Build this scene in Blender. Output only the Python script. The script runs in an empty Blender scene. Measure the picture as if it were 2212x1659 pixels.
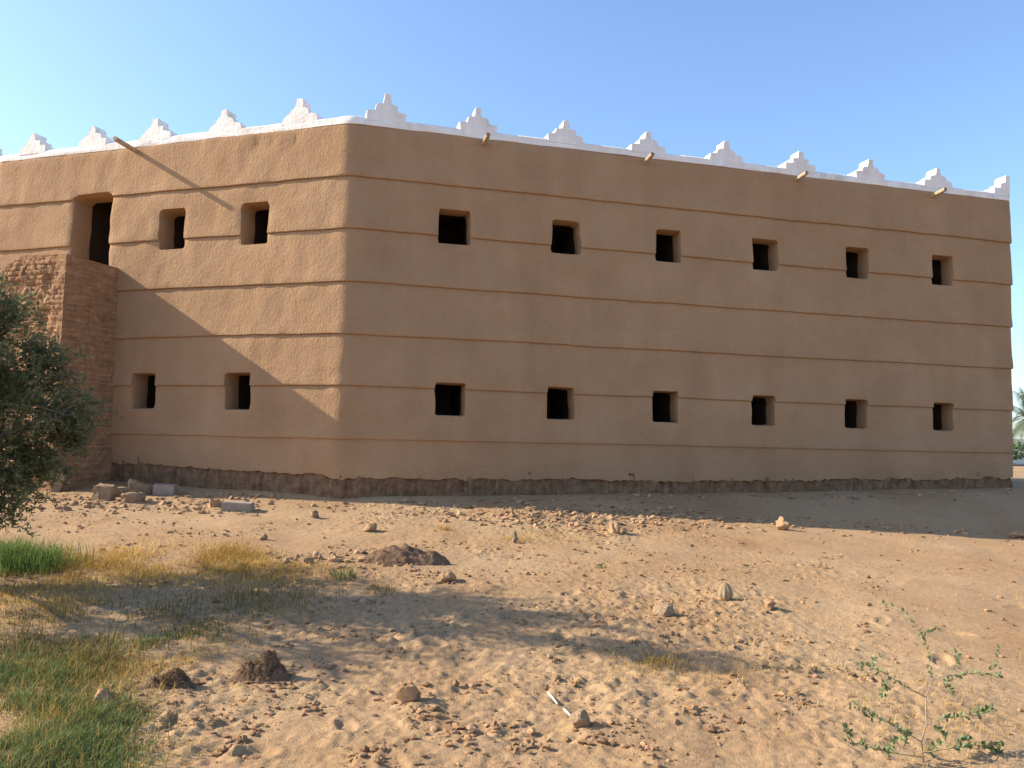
import bpy, bmesh, math, random
import numpy as np
from mathutils import Vector, Matrix, noise as mn

random.seed(7); rng = np.random.default_rng(7)
sc = bpy.context.scene
COL = sc.collection
CAMZ = 1.55            # camera height; heights written below are relative to the lens
R = math.radians

# ---------------------------------------------------------------- camera frame
PITCH, ROLL, FPX, W0, H0 = 0.0723929, 0.0209788, 1771.0, 2212.0, 1659.0
fwd = np.array([0, math.cos(PITCH), math.sin(PITCH)])
up0 = np.array([0, -math.sin(PITCH), math.cos(PITCH)])
ri0 = np.array([1., 0, 0])
ri = math.cos(ROLL)*ri0 + math.sin(ROLL)*up0
up = -math.sin(ROLL)*ri0 + math.cos(ROLL)*up0
def ray(px, py):
    return fwd + ri*((px-W0/2)/FPX) - up*((py-H0/2)/FPX)
def at_depth(px, py, Y):                 # point on the sight line at world depth Y
    d = ray(px, py); d = d/d[1]*Y
    return np.array([d[0], d[1], d[2]+CAMZ])

# ---------------------------------------------------------------- noise
def _h(ix, iy, seed):
    n = (ix.astype(np.int64)*374761393 + iy.astype(np.int64)*668265263 + seed*982451653) & 0x7fffffff
    n = ((n ^ (n >> 13))*1274126177) & 0x7fffffff
    return ((n ^ (n >> 16)) & 0xffff)/65535.0
def vn(x, y, seed=0):
    x = np.asarray(x, float); y = np.asarray(y, float)
    ix = np.floor(x); iy = np.floor(y); fx = x-ix; fy = y-iy
    fx = fx*fx*fx*(fx*(fx*6-15)+10); fy = fy*fy*fy*(fy*(fy*6-15)+10)
    a = _h(ix, iy, seed); b = _h(ix+1, iy, seed); c = _h(ix, iy+1, seed); d = _h(ix+1, iy+1, seed)
    return ((a+(b-a)*fx) + ((c+(d-c)*fx)-(a+(b-a)*fx))*fy)*2-1
def fbm(x, y, seed=0, o=4, g=.5):
    s = 0; a = 1; t = 0
    c_, s_ = math.cos(.6), math.sin(.6)
    for k in range(o):
        s = s + a*vn(x, y, seed+k*17); t += a; a *= g
        x, y = (c_*x-s_*y)*2.03+3.1, (s_*x+c_*y)*2.03+1.7
    return s/t
def sstep(a, b, x):
    t = np.clip((x-a)/(b-a), 0, 1); return t*t*(3-2*t)

# ---------------------------------------------------------------- object helpers
def mesh_obj(name, verts, faces, mat, parent=None, smooth=False):
    me = bpy.data.meshes.new(name)
    verts = np.asarray([tuple(v) for v in verts] if not isinstance(verts, np.ndarray) else verts, np.float32)
    me.vertices.add(len(verts)); me.vertices.foreach_set('co', verts.ravel())
    if isinstance(faces, np.ndarray):
        tot = np.full(len(faces), faces.shape[1], np.int32); li = faces.ravel().astype(np.int32)
    else:
        tot = np.array([len(f) for f in faces], np.int32); li = np.array([i for f in faces for i in f], np.int32)
    st = np.concatenate([[0], np.cumsum(tot)[:-1]]).astype(np.int32)
    me.loops.add(len(li)); me.loops.foreach_set('vertex_index', li)
    me.polygons.add(len(tot)); me.polygons.foreach_set('loop_start', st)
    me.update(calc_edges=True); me.validate()
    me.polygons.foreach_set('use_smooth', [bool(smooth)]*len(me.polygons))
    me.materials.append(mat)
    o = bpy.data.objects.new(name, me); COL.objects.link(o)
    if parent: o.parent = parent
    return o
def bm_obj(name, bm, mat, parent=None, smooth=False):
    me = bpy.data.meshes.new(name); bm.to_mesh(me); bm.free()
    if smooth: me.polygons.foreach_set('use_smooth', [True]*len(me.polygons))
    me.materials.append(mat)
    o = bpy.data.objects.new(name, me); COL.objects.link(o)
    if parent: o.parent = parent
    return o
def tag(o, label=None, cat=None, group=None, kind=None):
    if label: o['label'] = label
    if cat: o['category'] = cat
    if group: o['group'] = group
    if kind: o['kind'] = kind
    return o
def empty(name, loc=(0, 0, 0), rz=0):
    o = bpy.data.objects.new(name, None); COL.objects.link(o)
    o.location = loc; o.rotation_euler = (0, 0, rz); return o

# ---------------------------------------------------------------- materials
def mat(name, ramp, scale=3.0, detail=6, rough=.95, bump=(), streak=None, island=0, spec=.15, fine=None):
    m = bpy.data.materials.new(name); m.use_nodes = True
    nt = m.node_tree; nd = nt.nodes; lk = nt.links
    b = nd['Principled BSDF']; b.inputs['Roughness'].default_value = rough
    b.inputs['Specular IOR Level'].default_value = spec
    tc = nd.new('ShaderNodeTexCoord')
    n1 = nd.new('ShaderNodeTexNoise'); n1.inputs['Scale'].default_value = scale; n1.inputs['Detail'].default_value = detail
    n1.inputs['Roughness'].default_value = .62
    lk.new(tc.outputs['Object'], n1.inputs['Vector'])
    cr = nd.new('ShaderNodeValToRGB'); el = cr.color_ramp.elements
    while len(el) < len(ramp): el.new(.5)
    for e, (p, c) in zip(el, ramp): e.position = p; e.color = (*c, 1)
    lk.new(n1.outputs['Fac'], cr.inputs['Fac'])
    col = cr.outputs['Color']
    def mul(col, facsock, lo, hi):
        mr = nd.new('ShaderNodeMapRange'); mr.inputs['From Min'].default_value = .3; mr.inputs['From Max'].default_value = .7
        mr.inputs['To Min'].default_value = lo; mr.inputs['To Max'].default_value = hi
        lk.new(facsock, mr.inputs['Value'])
        vm = nd.new('ShaderNodeVectorMath'); vm.operation = 'SCALE'
        lk.new(col, vm.inputs[0]); lk.new(mr.outputs[0], vm.inputs['Scale'])
        return vm.outputs[0]
    if fine:
        n2 = nd.new('ShaderNodeTexNoise'); n2.inputs['Scale'].default_value = fine[0]; n2.inputs['Detail'].default_value = 5
        n2.inputs['Roughness'].default_value = .7
        lk.new(tc.outputs['Object'], n2.inputs['Vector']); col = mul(col, n2.outputs['Fac'], fine[1], fine[2])
    if streak:
        mp = nd.new('ShaderNodeMapping'); mp.inputs['Scale'].default_value = streak[0]
        lk.new(tc.outputs['Object'], mp.inputs['Vector'])
        n3 = nd.new('ShaderNodeTexNoise'); n3.inputs['Scale'].default_value = 1; n3.inputs['Detail'].default_value = 4
        lk.new(mp.outputs[0], n3.inputs['Vector']); col = mul(col, n3.outputs['Fac'], streak[1], streak[2])
    if island:
        g = nd.new('ShaderNodeNewGeometry')
        mr = nd.new('ShaderNodeMapRange'); mr.inputs['To Min'].default_value = 1-island; mr.inputs['To Max'].default_value = 1+island
        lk.new(g.outputs['Random Per Island'], mr.inputs['Value'])
        vm = nd.new('ShaderNodeVectorMath'); vm.operation = 'SCALE'
        lk.new(col, vm.inputs[0]); lk.new(mr.outputs[0], vm.inputs['Scale']); col = vm.outputs[0]
    lk.new(col, b.inputs['Base Color'])
    prev = None
    for bs, dist, st in bump:
        nb = nd.new('ShaderNodeTexNoise'); nb.inputs['Detail'].default_value = 6; nb.inputs['Roughness'].default_value = .6
        if isinstance(bs, tuple):
            mp = nd.new('ShaderNodeMapping'); mp.inputs['Scale'].default_value = bs
            lk.new(tc.outputs['Object'], mp.inputs['Vector']); lk.new(mp.outputs[0], nb.inputs['Vector']); nb.inputs['Scale'].default_value = 1
        else:
            nb.inputs['Scale'].default_value = bs; lk.new(tc.outputs['Object'], nb.inputs['Vector'])
        bp = nd.new('ShaderNodeBump'); bp.inputs['Distance'].default_value = dist; bp.inputs['Strength'].default_value = st
        lk.new(nb.outputs['Fac'], bp.inputs['Height'])
        if prev: lk.new(prev, bp.inputs['Normal'])
        prev = bp.outputs['Normal']
    if prev: lk.new(prev, b.inputs['Normal'])
    return m
def leaf_mat(name, c1, c2, island=.35, trans=.25, scale=1.5):
    m = mat(name, [(.3, c1), (.7, c2)], scale=scale, detail=3, rough=.7, island=island, spec=.2)
    nt = m.node_tree; b = nt.nodes['Principled BSDF']; out = nt.nodes['Material Output']
    tr = nt.nodes.new('ShaderNodeBsdfTranslucent'); mx = nt.nodes.new('ShaderNodeMixShader'); mx.inputs[0].default_value = trans
    nt.links.new(b.inputs['Base Color'].links[0].from_socket, tr.inputs['Color'])
    nt.links.new(b.outputs[0], mx.inputs[1]); nt.links.new(tr.outputs[0], mx.inputs[2]); nt.links.new(mx.outputs[0], out.inputs['Surface'])
    return m

M = {}
M['plaster'] = mat('mud_plaster', [(.2, (.315, .185, .098)), (.5, (.37, .223, .122)), (.8, (.415, .26, .148))], scale=1.1, detail=7,
                   bump=((8, .05, .22), ((30, 30, 20), .022, .55), (80, .006, .6)), streak=((2.6, 2.6, .28), .95, 1.045), fine=(48, .9, 1.1))
M['white'] = mat('lime_wash', [(.22, (.60, .52, .44)), (.42, (.79, .73, .68)), (.62, (.87, .81, .76))], scale=3, rough=.9, bump=((14, .02, .5), (60, .006, .5)), streak=((9, 9, 1), .93, 1.04))
M['footing'] = mat('eroded_footing', [(.3, (.19, .105, .058)), (.7, (.33, .20, .115))], scale=7, detail=8, bump=(((18, 18, 5), .08, .9), (34, .04, .8)),
                   streak=((16, 16, 2.5), .78, 1.15), fine=(12, .8, 1.2))
M['brick'] = mat('mud_brick', [(.25, (.27, .14, .07)), (.55, (.36, .20, .105)), (.8, (.42, .25, .14))], scale=6, detail=8, bump=((25, .03, .8), (70, .012, .7)), fine=(30, .8, 1.15), streak=((2.5, 2.5, 24), .74, 1.2))
M['dark'] = mat('room_shade', [(.3, (.05, .035, .025)), (.7, (.08, .055, .04))], scale=2)  # room shade put into the colour of the niches behind the openings
M['roof'] = mat('mud_roof', [(.3, (.33, .24, .15)), (.7, (.42, .3, .2))], scale=2)
M['wood'] = mat('pale_wood', [(.3, (.38, .27, .17)), (.7, (.52, .39, .26))], scale=9, streak=((20, 20, 20), .8, 1.1), rough=.8)
M['bore'] = mat('spout_shade_plug', [(.3, (.05, .035, .025)), (.7, (.1, .07, .05))], scale=9)  # shade inside the spout end, put into the colour
M['ground'] = mat('sandy_soil', [(.2, (.27, .145, .070)), (.42, (.35, .215, .112)), (.6, (.39, .255, .142)), (.8, (.375, .255, .152))], scale=.55, detail=10,
                  bump=((34, .02, .5), (110, .010, .7)), fine=(22, .80, 1.14))
M['clod'] = mat('soil_clod', [(.3, (.24, .13, .066)), (.7, (.37, .225, .122))], scale=5, detail=6, bump=((40, .01, .8),), island=.3)
M['rubble'] = mat('pale_rubble', [(.3, (.26, .155, .088)), (.7, (.39, .25, .145))], scale=5, detail=6, bump=((40, .01, .8),), island=.25)
M['stone'] = mat('field_stone', [(.3, (.23, .15, .09)), (.7, (.36, .25, .155))], scale=9, detail=8, bump=((24, .03, .8), (90, .01, .6)))
M['stub'] = mat('dry_palm_stub', [(.3, (.22, .145, .085)), (.7, (.36, .26, .165))], scale=9, detail=8, bump=((50, .01, .8),))
M['dirt_dark'] = mat('dark_shaded_dirt', [(.3, (.13, .075, .045)), (.7, (.25, .15, .09))], scale=9, detail=8, bump=((18, .05, .9), (60, .02, .8)))  # dark soil colour, deepened to carry the shade on the heap's near side
M['fibre'] = mat('root_fibre', [(.3, (.14, .085, .045)), (.7, (.32, .21, .11))], scale=9, island=.4)
M['concrete'] = mat('concrete', [(.3, (.26, .205, .16)), (.7, (.37, .30, .24))], scale=12, detail=8, bump=((50, .008, .7),), fine=(60, .85, 1.1))
M['straw'] = mat('dry_straw', [(.3, (.70, .62, .48)), (.7, (.80, .74, .62))], scale=20)
M['dry_grass'] = leaf_mat('dry_grass', (.38, .225, .05), (.55, .365, .115), .3, .3)
M['olive_grass'] = leaf_mat('olive_grass', (.17, .13, .04), (.30, .21, .07), .35, .3)
M['green_grass'] = leaf_mat('green_grass', (.085, .135, .04), (.18, .22, .075), .35, .35)
M['lush_grass'] = leaf_mat('lush_grass', (.10, .155, .035), (.19, .25, .065), .35, .4)
M['shrub'] = leaf_mat('shrub_leaf', (.10, .112, .052), (.25, .248, .12), .45, .45)
M['sapling'] = leaf_mat('sapling_leaf', (.14, .18, .075), (.27, .31, .15), .3, .35, 6)
M['bark'] = mat('bark', [(.3, (.13, .095, .065)), (.7, (.24, .18, .125))], scale=14, bump=((40, .01, .8),))
M['twig'] = mat('sapling_stem', [(.3, (.28, .19, .11)), (.7, (.40, .29, .18))], scale=20)
M['palm'] = leaf_mat('palm_frond', (.07, .10, .06), (.12, .15, .09), .3, .15)
M['hedge'] = leaf_mat('hedge_leaf', (.07, .13, .035), (.12, .19, .06), .3, .25)
M['asphalt'] = mat('asphalt', [(.3, (.045, .045, .05)), (.7, (.07, .07, .075))], scale=4)
M['kerb'] = mat('kerb_paint', [(.3, (.6, .57, .52)), (.7, (.72, .69, .64))], scale=3)
M['whitewall'] = mat('far_wall_paint', [(.3, (.66, .64, .6)), (.7, (.76, .74, .70))], scale=2)
M['litter'] = mat('white_litter', [(.3, (.75, .75, .75)), (.7, (.85, .85, .85))], scale=8)

# ---------------------------------------------------------------- plan of the building
aL, aR = R(17.81), R(14.79)
C = np.array([-2.693, 13.0]); dR = np.array([math.cos(aR), math.sin(aR)]); dL = np.array([-math.cos(aL), math.sin(aL)])
nR = np.array([dR[1], -dR[0]]); nL = np.array([-dL[1], dL[0]])
if nL[1] > 0: nL = -nL
LENR, LENL = 13.16, 7.42
A = C+dR*LENR; B = C+dL*LENL
HL = [5.128, 4.26, 3.401, 2.54, 1.699, .864, .016]           # tops of the mud courses

# ---------------------------------------------------------------- ground
def wall_y(X):
    return np.where(X > C[0], C[1]+(X-C[0])*.264, C[1]-(X-C[0])*.321)
def base_z(X, Y):
    X = np.asarray(X, float); Y = np.asarray(Y, float)
    zl = np.interp(X, [-20, -7, -2.7, 1.6, 4.7, 7.8, 15], [-.90, -.93, -.97, -1.085, -1.205, -1.265, -1.30])
    yl = 12.85-.07*(X+2.7)
    t = np.clip((Y-3.2)/(yl-3.2), -.5, 1)
    zf = -1.60+(zl+1.60)*np.where(t > 0, t, t*.15)
    zw = np.interp(X, [-20, -7, -2.7, 3.7, 10, 14, 20], [-.82, -.80, -.89, -.80, -.66, -.70, -.8])
    yw = np.maximum(wall_y(X), yl+.4)
    t2 = sstep(0, 1, np.clip((Y-yl)/(yw-yl), 0, 1))
    z = np.where(Y < yl, zf, zl+(zw-zl)*t2)
    far = sstep(24, 60, Y); z = z+(-.75-z)*far
    return z
prng = random.Random(3)
PRINTS = []
for k in range(34):
    y = 3.6+5.2*prng.random()**1.5; x = prng.uniform(-.42, .62)*y
    PRINTS.append((x, y, prng.uniform(0, 6.28), prng.uniform(.09, .15), prng.uniform(.045, .07), prng.uniform(.008, .02)))
def relief(X, Y, fine=True):
    X = np.asarray(X, float); Y = np.asarray(Y, float)
    rough = .30+.70*sstep(-.15, .35, fbm(X*.55+7, Y*.55, 5, 3))                       # churned and smooth patches
    rough = rough*(1-.55*sstep(1.0, 4.0, X-(Y-5)*.25))
    near = 1-.25*sstep(5.5, 9, Y)
    z = .045*fbm(X*.8, Y*.8, 11, 3)
    lump = fbm(X*4.2, Y*4.2, 21, 4, .55)
    z = z+rough*near*(.018*lump+.009*np.abs(fbm(X*9, Y*9, 31, 3))**.8*np.sign(lump+.1))
    if fine:
        z = z+rough*(.014*fbm(X*24, Y*24, 41, 2))
        cl = np.clip(fbm(X*13, Y*13, 51, 3)-.12, 0, 1)*sstep(-.1, .3, fbm(X*1.6+2, Y*1.6, 53, 2)); z = z+rough*near*.050*cl
        for (px, py, a, l, w, d) in PRINTS:
            m = (np.abs(X-px) < .3) & (np.abs(Y-py) < .3)
            if not m.any(): continue
            ca, sa = math.cos(a), math.sin(a)
            u = ((X[m]-px)*ca+(Y[m]-py)*sa)/l; v = (-(X[m]-px)*sa+(Y[m]-py)*ca)/w
            r = np.sqrt(u*u+v*v)
            z[m] += -d*(1-sstep(.75, 1.05, r))+d*.75*np.exp(-((r-1.3)/.22)**2)
    edge = sstep(-.05, .6, wall_y(X)-Y)
    fade = 1-sstep(16, 24, np.abs(X))
    return z*(.35+.65*edge)*fade*(1-sstep(15, 22, Y))*sstep(-6, 1, Y)
def gz(X, Y):
    X = np.atleast_1d(np.asarray(X, float)); Y = np.atleast_1d(np.asarray(Y, float))
    return base_z(X, Y)+relief(X, Y)+CAMZ
Y_G = 3*1.018**np.arange(150)
def G(px, py, z=True):
    d = ray(px, py); k = Y_G*0+d[0]/d[1]; X = k*Y_G; Z = d[2]/d[1]*Y_G
    i = max(1, int(np.argmax(Z < base_z(X, Y_G))))
    Yb = np.linspace(Y_G[i-1], Y_G[i], 12); j = int(np.argmax(d[2]/d[1]*Yb <= base_z(d[0]/d[1]*Yb, Yb))); y = Yb[j]; x = d[0]/d[1]*y
    return np.array([x, y, float(gz(x, y)[0]) if z else 0.])

ys = [-400, -150, -60, -25, -10, -4, 0, 1.5, 2.5]
y = 3.0
while y < 17: ys.append(y); y += .012+.0035*max(0, y-3.6)
ys += [17.3, 18, 19, 20.5, 23, 27, 33, 40, 50, 62, 80, 110, 160, 240, 400, 700]
xs = [-500, -250, -120, -60, -35, -22, -16, -13, -11]
xs += list(np.arange(-9.5, -3.2, .05))+list(np.arange(-3.2, 3.4, .017))+list(np.arange(3.4, 8, .03))+list(np.arange(8, 11, .06))
xs += [11.5, 13, 16, 20, 26, 34, 50, 80, 140, 250, 500]
GX, GY = np.meshgrid(np.array(xs), np.array(ys))
GZ = base_z(GX, GY)+relief(GX, GY)+CAMZ
ny, nx = GX.shape
V = np.stack([GX.ravel(), GY.ravel(), GZ.ravel()], 1)
ii = np.arange(ny*nx).reshape(ny, nx)
F = np.stack([ii[:-1, :-1].ravel(), ii[:-1, 1:].ravel(), ii[1:, 1:].ravel(), ii[1:, :-1].ravel()], 1)
me = bpy.data.meshes.new('ground'); me.vertices.add(len(V)); me.vertices.foreach_set('co', V.ravel())
me.loops.add(F.size); me.loops.foreach_set('vertex_index', F.ravel().astype(np.int32))
me.polygons.add(len(F)); me.polygons.foreach_set('loop_start', np.arange(0, F.size, 4, dtype=np.int32))
me.update(calc_edges=True); me.polygons.foreach_set('use_smooth', [True]*len(F)); me.materials.append(M['ground'])
ground = bpy.data.objects.new('ground', me); COL.objects.link(ground); tag(ground, kind='structure')

# ---------------------------------------------------------------- the building
bld = empty('mud_building', (C[0], C[1], CAMZ-.8))
tag(bld, 'two-storey brown mud building with ridged courses and white stepped battlements', 'building')
def keep(o):                       # parent without moving
    o.parent = bld; o.matrix_parent_inverse = Matrix.Translation(-Vector(bld.location)); return o
back = -nR
PTS = [B+np.array([-.80, .60])*7, B, C, A, A+back*9, B+np.array([-.80, .60])*7+np.array([2.5, 7.0])]
RAD = [.1, .3, .42, .07, .1, .1]
n = len(PTS); tl = []
for i in range(n):
    a = PTS[i]-PTS[i-1]; a /= np.linalg.norm(a); b = PTS[(i+1) % n]-PTS[i]; b /= np.linalg.norm(b)
    tl.append((RAD[i]*math.tan(math.acos(np.clip(a@b, -1, 1))/2), a, b))
# windows: (segment, u0, u1, z0, z1, depth, kind)   segment 1 = left face (B->C), 2 = right face (C->A)
WIN = []
for a_, b_ in ((1.47, 2.0), (3.43, 3.95), (5.36, 5.85), (7.29, 7.81), (9.27, 9.78), (11.23, 11.73)): WIN.append((2, a_, b_, 3.275, 3.86, .29, 'window'))
for a_, b_ in ((1.48, 1.99), (3.41, 3.89), (5.34, 5.85), (7.30, 7.77), (9.25, 9.75), (11.24, 11.71)): WIN.append((2, a_, b_, .42, .97, .29, 'window'))
for u in (3.425, 1.755): WIN.append((1, LENL-u-.27, LENL-u+.27, 3.235, 3.95, .36, 'window'))
for u in (3.88, 1.96): WIN.append((1, LENL-u-.25, LENL-u+.25, .46, 1.08, .36, 'window'))
WIN.append((1, LENL-5.64, LENL-4.75, 2.95, 4.35, .40, 'doorway'))
cols = []            # (point, normal, seg, u)
for i in range(n):
    p, q = PTS[i], PTS[(i+1) % n]; d = q-p; L = np.linalg.norm(d); d = d/L; nn = np.array([d[1], -d[0]])
    u0, u1 = tl[i][0], L-tl[(i+1) % n][0]
    step = .07 if i in (1, 2) else .5
    us = set(np.linspace(u0, u1, max(2, int((u1-u0)/step)+1)).tolist())
    brk = sorted(x for w in WIN if w[0] == i for x in (w[1], w[2]))
    us = [x for x in us if all(abs(x-b) > .03 for b in brk)]+brk
    for u in sorted(us): cols.append((p+d*u, nn, i, u))
    j = (i+1) % n; t, a, b = tl[j]; na = np.array([a[1], -a[0]]); nb = np.array([b[1], -b[0]])
    ns = 7 if RAD[j] > .2 else 2
    cen = PTS[j]-a*t-na*RAD[j]
    for k in range(1, ns):
        m_ = na+(nb-na)*k/ns; m_ /= np.linalg.norm(m_); cols.append((cen+m_*RAD[j], m_, -1, 0))
nc = len(cols)
S = [0.]
for k in range(1, nc): S.append(S[-1]+np.linalg.norm(cols[k][0]-cols[k-1][0]))
S = np.array(S)
rows = [(-.40, -.07), (-.40, -.005), (-.33, 0), (-.2, 0), (-.09, 0), (.016, -.002)]
zb_all = sorted({x for w in WIN for x in (w[3], w[4])})
for k in range(6, 0, -1):
    b, t = HL[k], HL[k-1]; h = t-b
    prof = [(0, .016), (.010, .025), (.04, .026), (.12, .022), (.22, .016), (.35, .010), (.5, .006), (.65, .003), (.8, .001), (.92, -.002), (.972, -.006), (1, -.014)]
    pz = [(b+f*h if f > .02 else b+f, o) for f, o in prof]
    fx = lambda z: float(np.interp(z, [a[0] for a in pz], [a[1] for a in pz]))
    br = [z for z in zb_all if b < z < t]
    pz = [a for i_, a in enumerate(pz) if i_ in (0, len(pz)-1) or all(abs(a[0]-z) > .02 for z in br)]+[(z, fx(z)) for z in br]
    rows += sorted(pz)
rows += [(5.128, -.08)]
nr = len(rows)
zz = np.array([r_[0] for r_ in rows]); oo = np.array([r_[1] for r_ in rows])
SS, ZZ = np.meshgrid(S, zz); OO = np.repeat(oo[:, None], nc, 1)
plb = np.zeros(nc)
for k, (p, nn, sg, u) in enumerate(cols):   # lower edge of the plaster
    plb[k] = np.interp(p[0], [-10, -7, -2.7, 4, 10.1, 12], [-.50, -.48, -.615, -.61, -.49, -.49])
rag = .022*vn(S*1.7, S*0, 3)+.022*vn(S*5, S*0+3, 5)+.035*np.abs(vn(S*13, S*0, 9))
ZW = ZZ+.008*vn(SS*.8, ZZ*1.3, 61)+.004*vn(SS*3, ZZ*4, 62)
wt = np.clip((.016-ZZ)/.416, 0, 1)
ZW = ZW+wt*((plb+rag)[None, :]+.40)
SW = .016*vn(SS*2.1, ZZ*2.1, 71)+.010*vn(SS*6, ZZ*6, 72)
OW = OO+.010*ZZ+.014*fbm(SS*.9, ZZ*.9, 81, 3)+.008*vn(SS*5, ZZ*5, 82)*(np.array([1 if c[2] in (1, -1) else .5 for c in cols])[None, :])
UU = np.array([c[3] for c in cols])[None, :]; SEG = np.array([c[2] for c in cols])[None, :]
def scar(seg, u, z, ru, rz, d):                      # patches where the plaster has fallen away
    g_ = np.exp(-((UU-u)/ru)**2-((ZZ-z)/rz)**2)*(SEG == seg); return d*g_*(.55+.9*fbm(SS*9, ZZ*9, 14, 3))
OW = OW-scar(1, LENL-1.55, 4.98, .30, .07, .045)-scar(1, LENL-1.1, 4.93, .14, .10, .04)-scar(2, 1.55, .33, .16, .05, .04)-scar(2, 5.9, 4.1, .12, .05, .02)-scar(2, 9.0, 2.9, .2, .1, .015)
VW = np.zeros((nr, nc, 3))
for k, (p, nn, sg, u) in enumerate(cols):
    tdir = np.array([-nn[1], nn[0]])
    VW[:, k, 0] = p[0]+nn[0]*OW[:, k]+tdir[0]*SW[:, k]*(sg >= 0)
    VW[:, k, 1] = p[1]+nn[1]*OW[:, k]+tdir[1]*SW[:, k]*(sg >= 0)
    VW[:, k, 2] = ZW[:, k]+CAMZ
hole = np.zeros((nr-1, nc), bool); loops = []
for w in WIN:
    ci = [k for k, c in enumerate(cols) if c[2] == w[0] and w[1]-1e-6 <= c[3] <= w[2]+1e-6]
    rj = [j for j in range(nr) if w[3]-1e-6 <= rows[j][0] <= w[4]+1e-6]
    c0, c1, r0, r1 = ci[0], ci[-1], rj[0], rj[-1]
    hole[r0:r1, c0:c1] = True
    lp = [(r0, k) for k in range(c0, c1)]+[(j, c1) for j in range(r0, r1)]+[(r1, k) for k in range(c1, c0, -1)]+[(j, c0) for j in range(r1, r0, -1)]
    loops.append((w, lp, cols[c0][1]))
    # slump the plaster a little into the opening so that its arrises are soft
    for (j, k) in lp: VW[j, k, :2] -= cols[k][1]*.012
    for (j, k) in ((r0, c0), (r0, c1), (r1, c0), (r1, c1)):
        cc = VW[(r0+r1)//2, (c0+c1)//2]; VW[j, k] += (cc-VW[j, k])*.05
idx = np.arange(nr*nc).reshape(nr, nc); fs = []
for j in range(nr-1):
    for k in range(nc):
        if not hole[j, k]: fs.append((idx[j, k], idx[j, (k+1) % nc], idx[j+1, (k+1) % nc], idx[j+1, k]))
wall = keep(mesh_obj('wall', VW.reshape(-1, 3), fs, M['plaster'], smooth=True))
# crease the course lips: mark by angle
wall.data.set_sharp_from_angle(angle=R(38))
for w, lp, nn in loops:
    ring = np.array([VW[j, k] for j, k in lp]); cen = ring.mean(0); m_ = len(ring)
    n3 = np.array([nn[0], nn[1], 0]); vs = list(ring)
    for dd, ins in ((.035, .985), (.10, .965), (w[5]*.6, .95), (w[5], .935)):
        for p in ring:
            q = cen+(p-cen)*ins-n3*(dd+(p-cen)@n3)*1.0; vs.append(q+np.array([vn(q[0]*9+dd*40, q[2]*9, 5), 0, vn(q[2]*9, q[0]*9+dd*30, 6)])*.006)
    f2 = []
    for r_ in range(4):
        for k in range(m_): f2.append((r_*m_+k, r_*m_+(k+1) % m_, (r_+1)*m_+(k+1) % m_, (r_+1)*m_+k))
    o = keep(mesh_obj(w[6], vs, f2, M['plaster'], smooth=True)); o.data.set_sharp_from_angle(angle=R(50))
    # closed niche behind the opening, walls coloured dark for the shade of the room
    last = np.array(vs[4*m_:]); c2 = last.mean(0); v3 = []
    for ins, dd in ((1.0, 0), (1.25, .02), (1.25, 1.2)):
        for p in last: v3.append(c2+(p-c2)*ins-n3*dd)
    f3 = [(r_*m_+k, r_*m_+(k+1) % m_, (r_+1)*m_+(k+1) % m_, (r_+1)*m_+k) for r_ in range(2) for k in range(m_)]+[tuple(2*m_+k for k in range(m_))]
    i_ = mesh_obj('shade_niche', v3, f3, M['dark']); i_.parent = o

def sweep(name, prof, m, jit=0., dens=None, zfun=None, sharp=40):
    """profile [(offset, z)] swept round the plan"""
    cc = cols
    if dens:                                         # resample the plan more finely
        ss = np.arange(0, S[-1], dens); k = np.clip(np.searchsorted(S, ss, side='right')-1, 0, nc-2)
        f_ = ((ss-S[k])/np.maximum(S[k+1]-S[k], 1e-9))[:, None]
        P_ = np.array([c[0] for c in cols]); N_ = np.array([c[1] for c in cols])
        pp = P_[k]*(1-f_)+P_[k+1]*f_; nn_ = N_[k]*(1-f_)+N_[k+1]*f_; nn_ /= np.linalg.norm(nn_, axis=1)[:, None]
        cc = [(pp[i], nn_[i]) for i in range(len(ss))]; s_ = ss
    else: s_ = S
    nn2 = len(cc); vs = []
    for r_, (off, z) in enumerate(prof):
        o_ = off+jit*vn(s_*3+r_*5, s_*0+r_*3.3, 91)
        z_ = z+jit*vn(s_*2.3+r_*2, s_*0+7, 92)
        if zfun: o_, z_ = zfun(r_, s_, cc, o_, z_)
        for k in range(nn2):
            p = cc[k][0]+cc[k][1]*o_[k]; vs.append((p[0], p[1], z_[k]+CAMZ))
    f_ = []
    for r_ in range(len(prof)-1):
        for k in range(nn2): f_.append((r_*nn2+k, r_*nn2+(k+1) % nn2, (r_+1)*nn2+(k+1) % nn2, (r_+1)*nn2+k))
    o = keep(mesh_obj(name, vs, f_, m, smooth=True)); o.data.set_sharp_from_angle(angle=R(sharp)); return o
HB = 5.262
sweep('parapet', [(-.06, 5.124), (.047, 5.126), (.050, 5.16), (.048, 5.235), (.030, HB-.006), (.01, HB), (-.23, HB), (-.26, HB-.02), (-.26, 4.9)], M['white'], jit=.007)
def ft(r_, s_, cc, o_, z_):
    x = np.array([c[0][0] for c in cc]); pb = np.interp(x, [-10, -7, -2.7, 4, 10.1, 12], [-.50, -.48, -.615, -.61, -.49, -.49])
    t = r_/9
    z_ = pb+.14-t*.95
    lay = .034*vn(s_*9, s_*0+r_*1.0, 33)+.024*vn(s_*24, s_*0+r_*.35, 34)+.018*vn(s_*40, s_*0+r_*.8, 35)
    return o_+lay+.05*t, z_
sweep('footing', [(-.045, 0)]*10, M['footing'], dens=.045, zfun=ft)
# flat mud roof inside the parapet
rv = [(*(c[0]-c[1]*.2), 4.95+CAMZ) for c in cols]
keep(mesh_obj('roof', rv, [tuple(range(len(rv)))], M['roof']))

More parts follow.
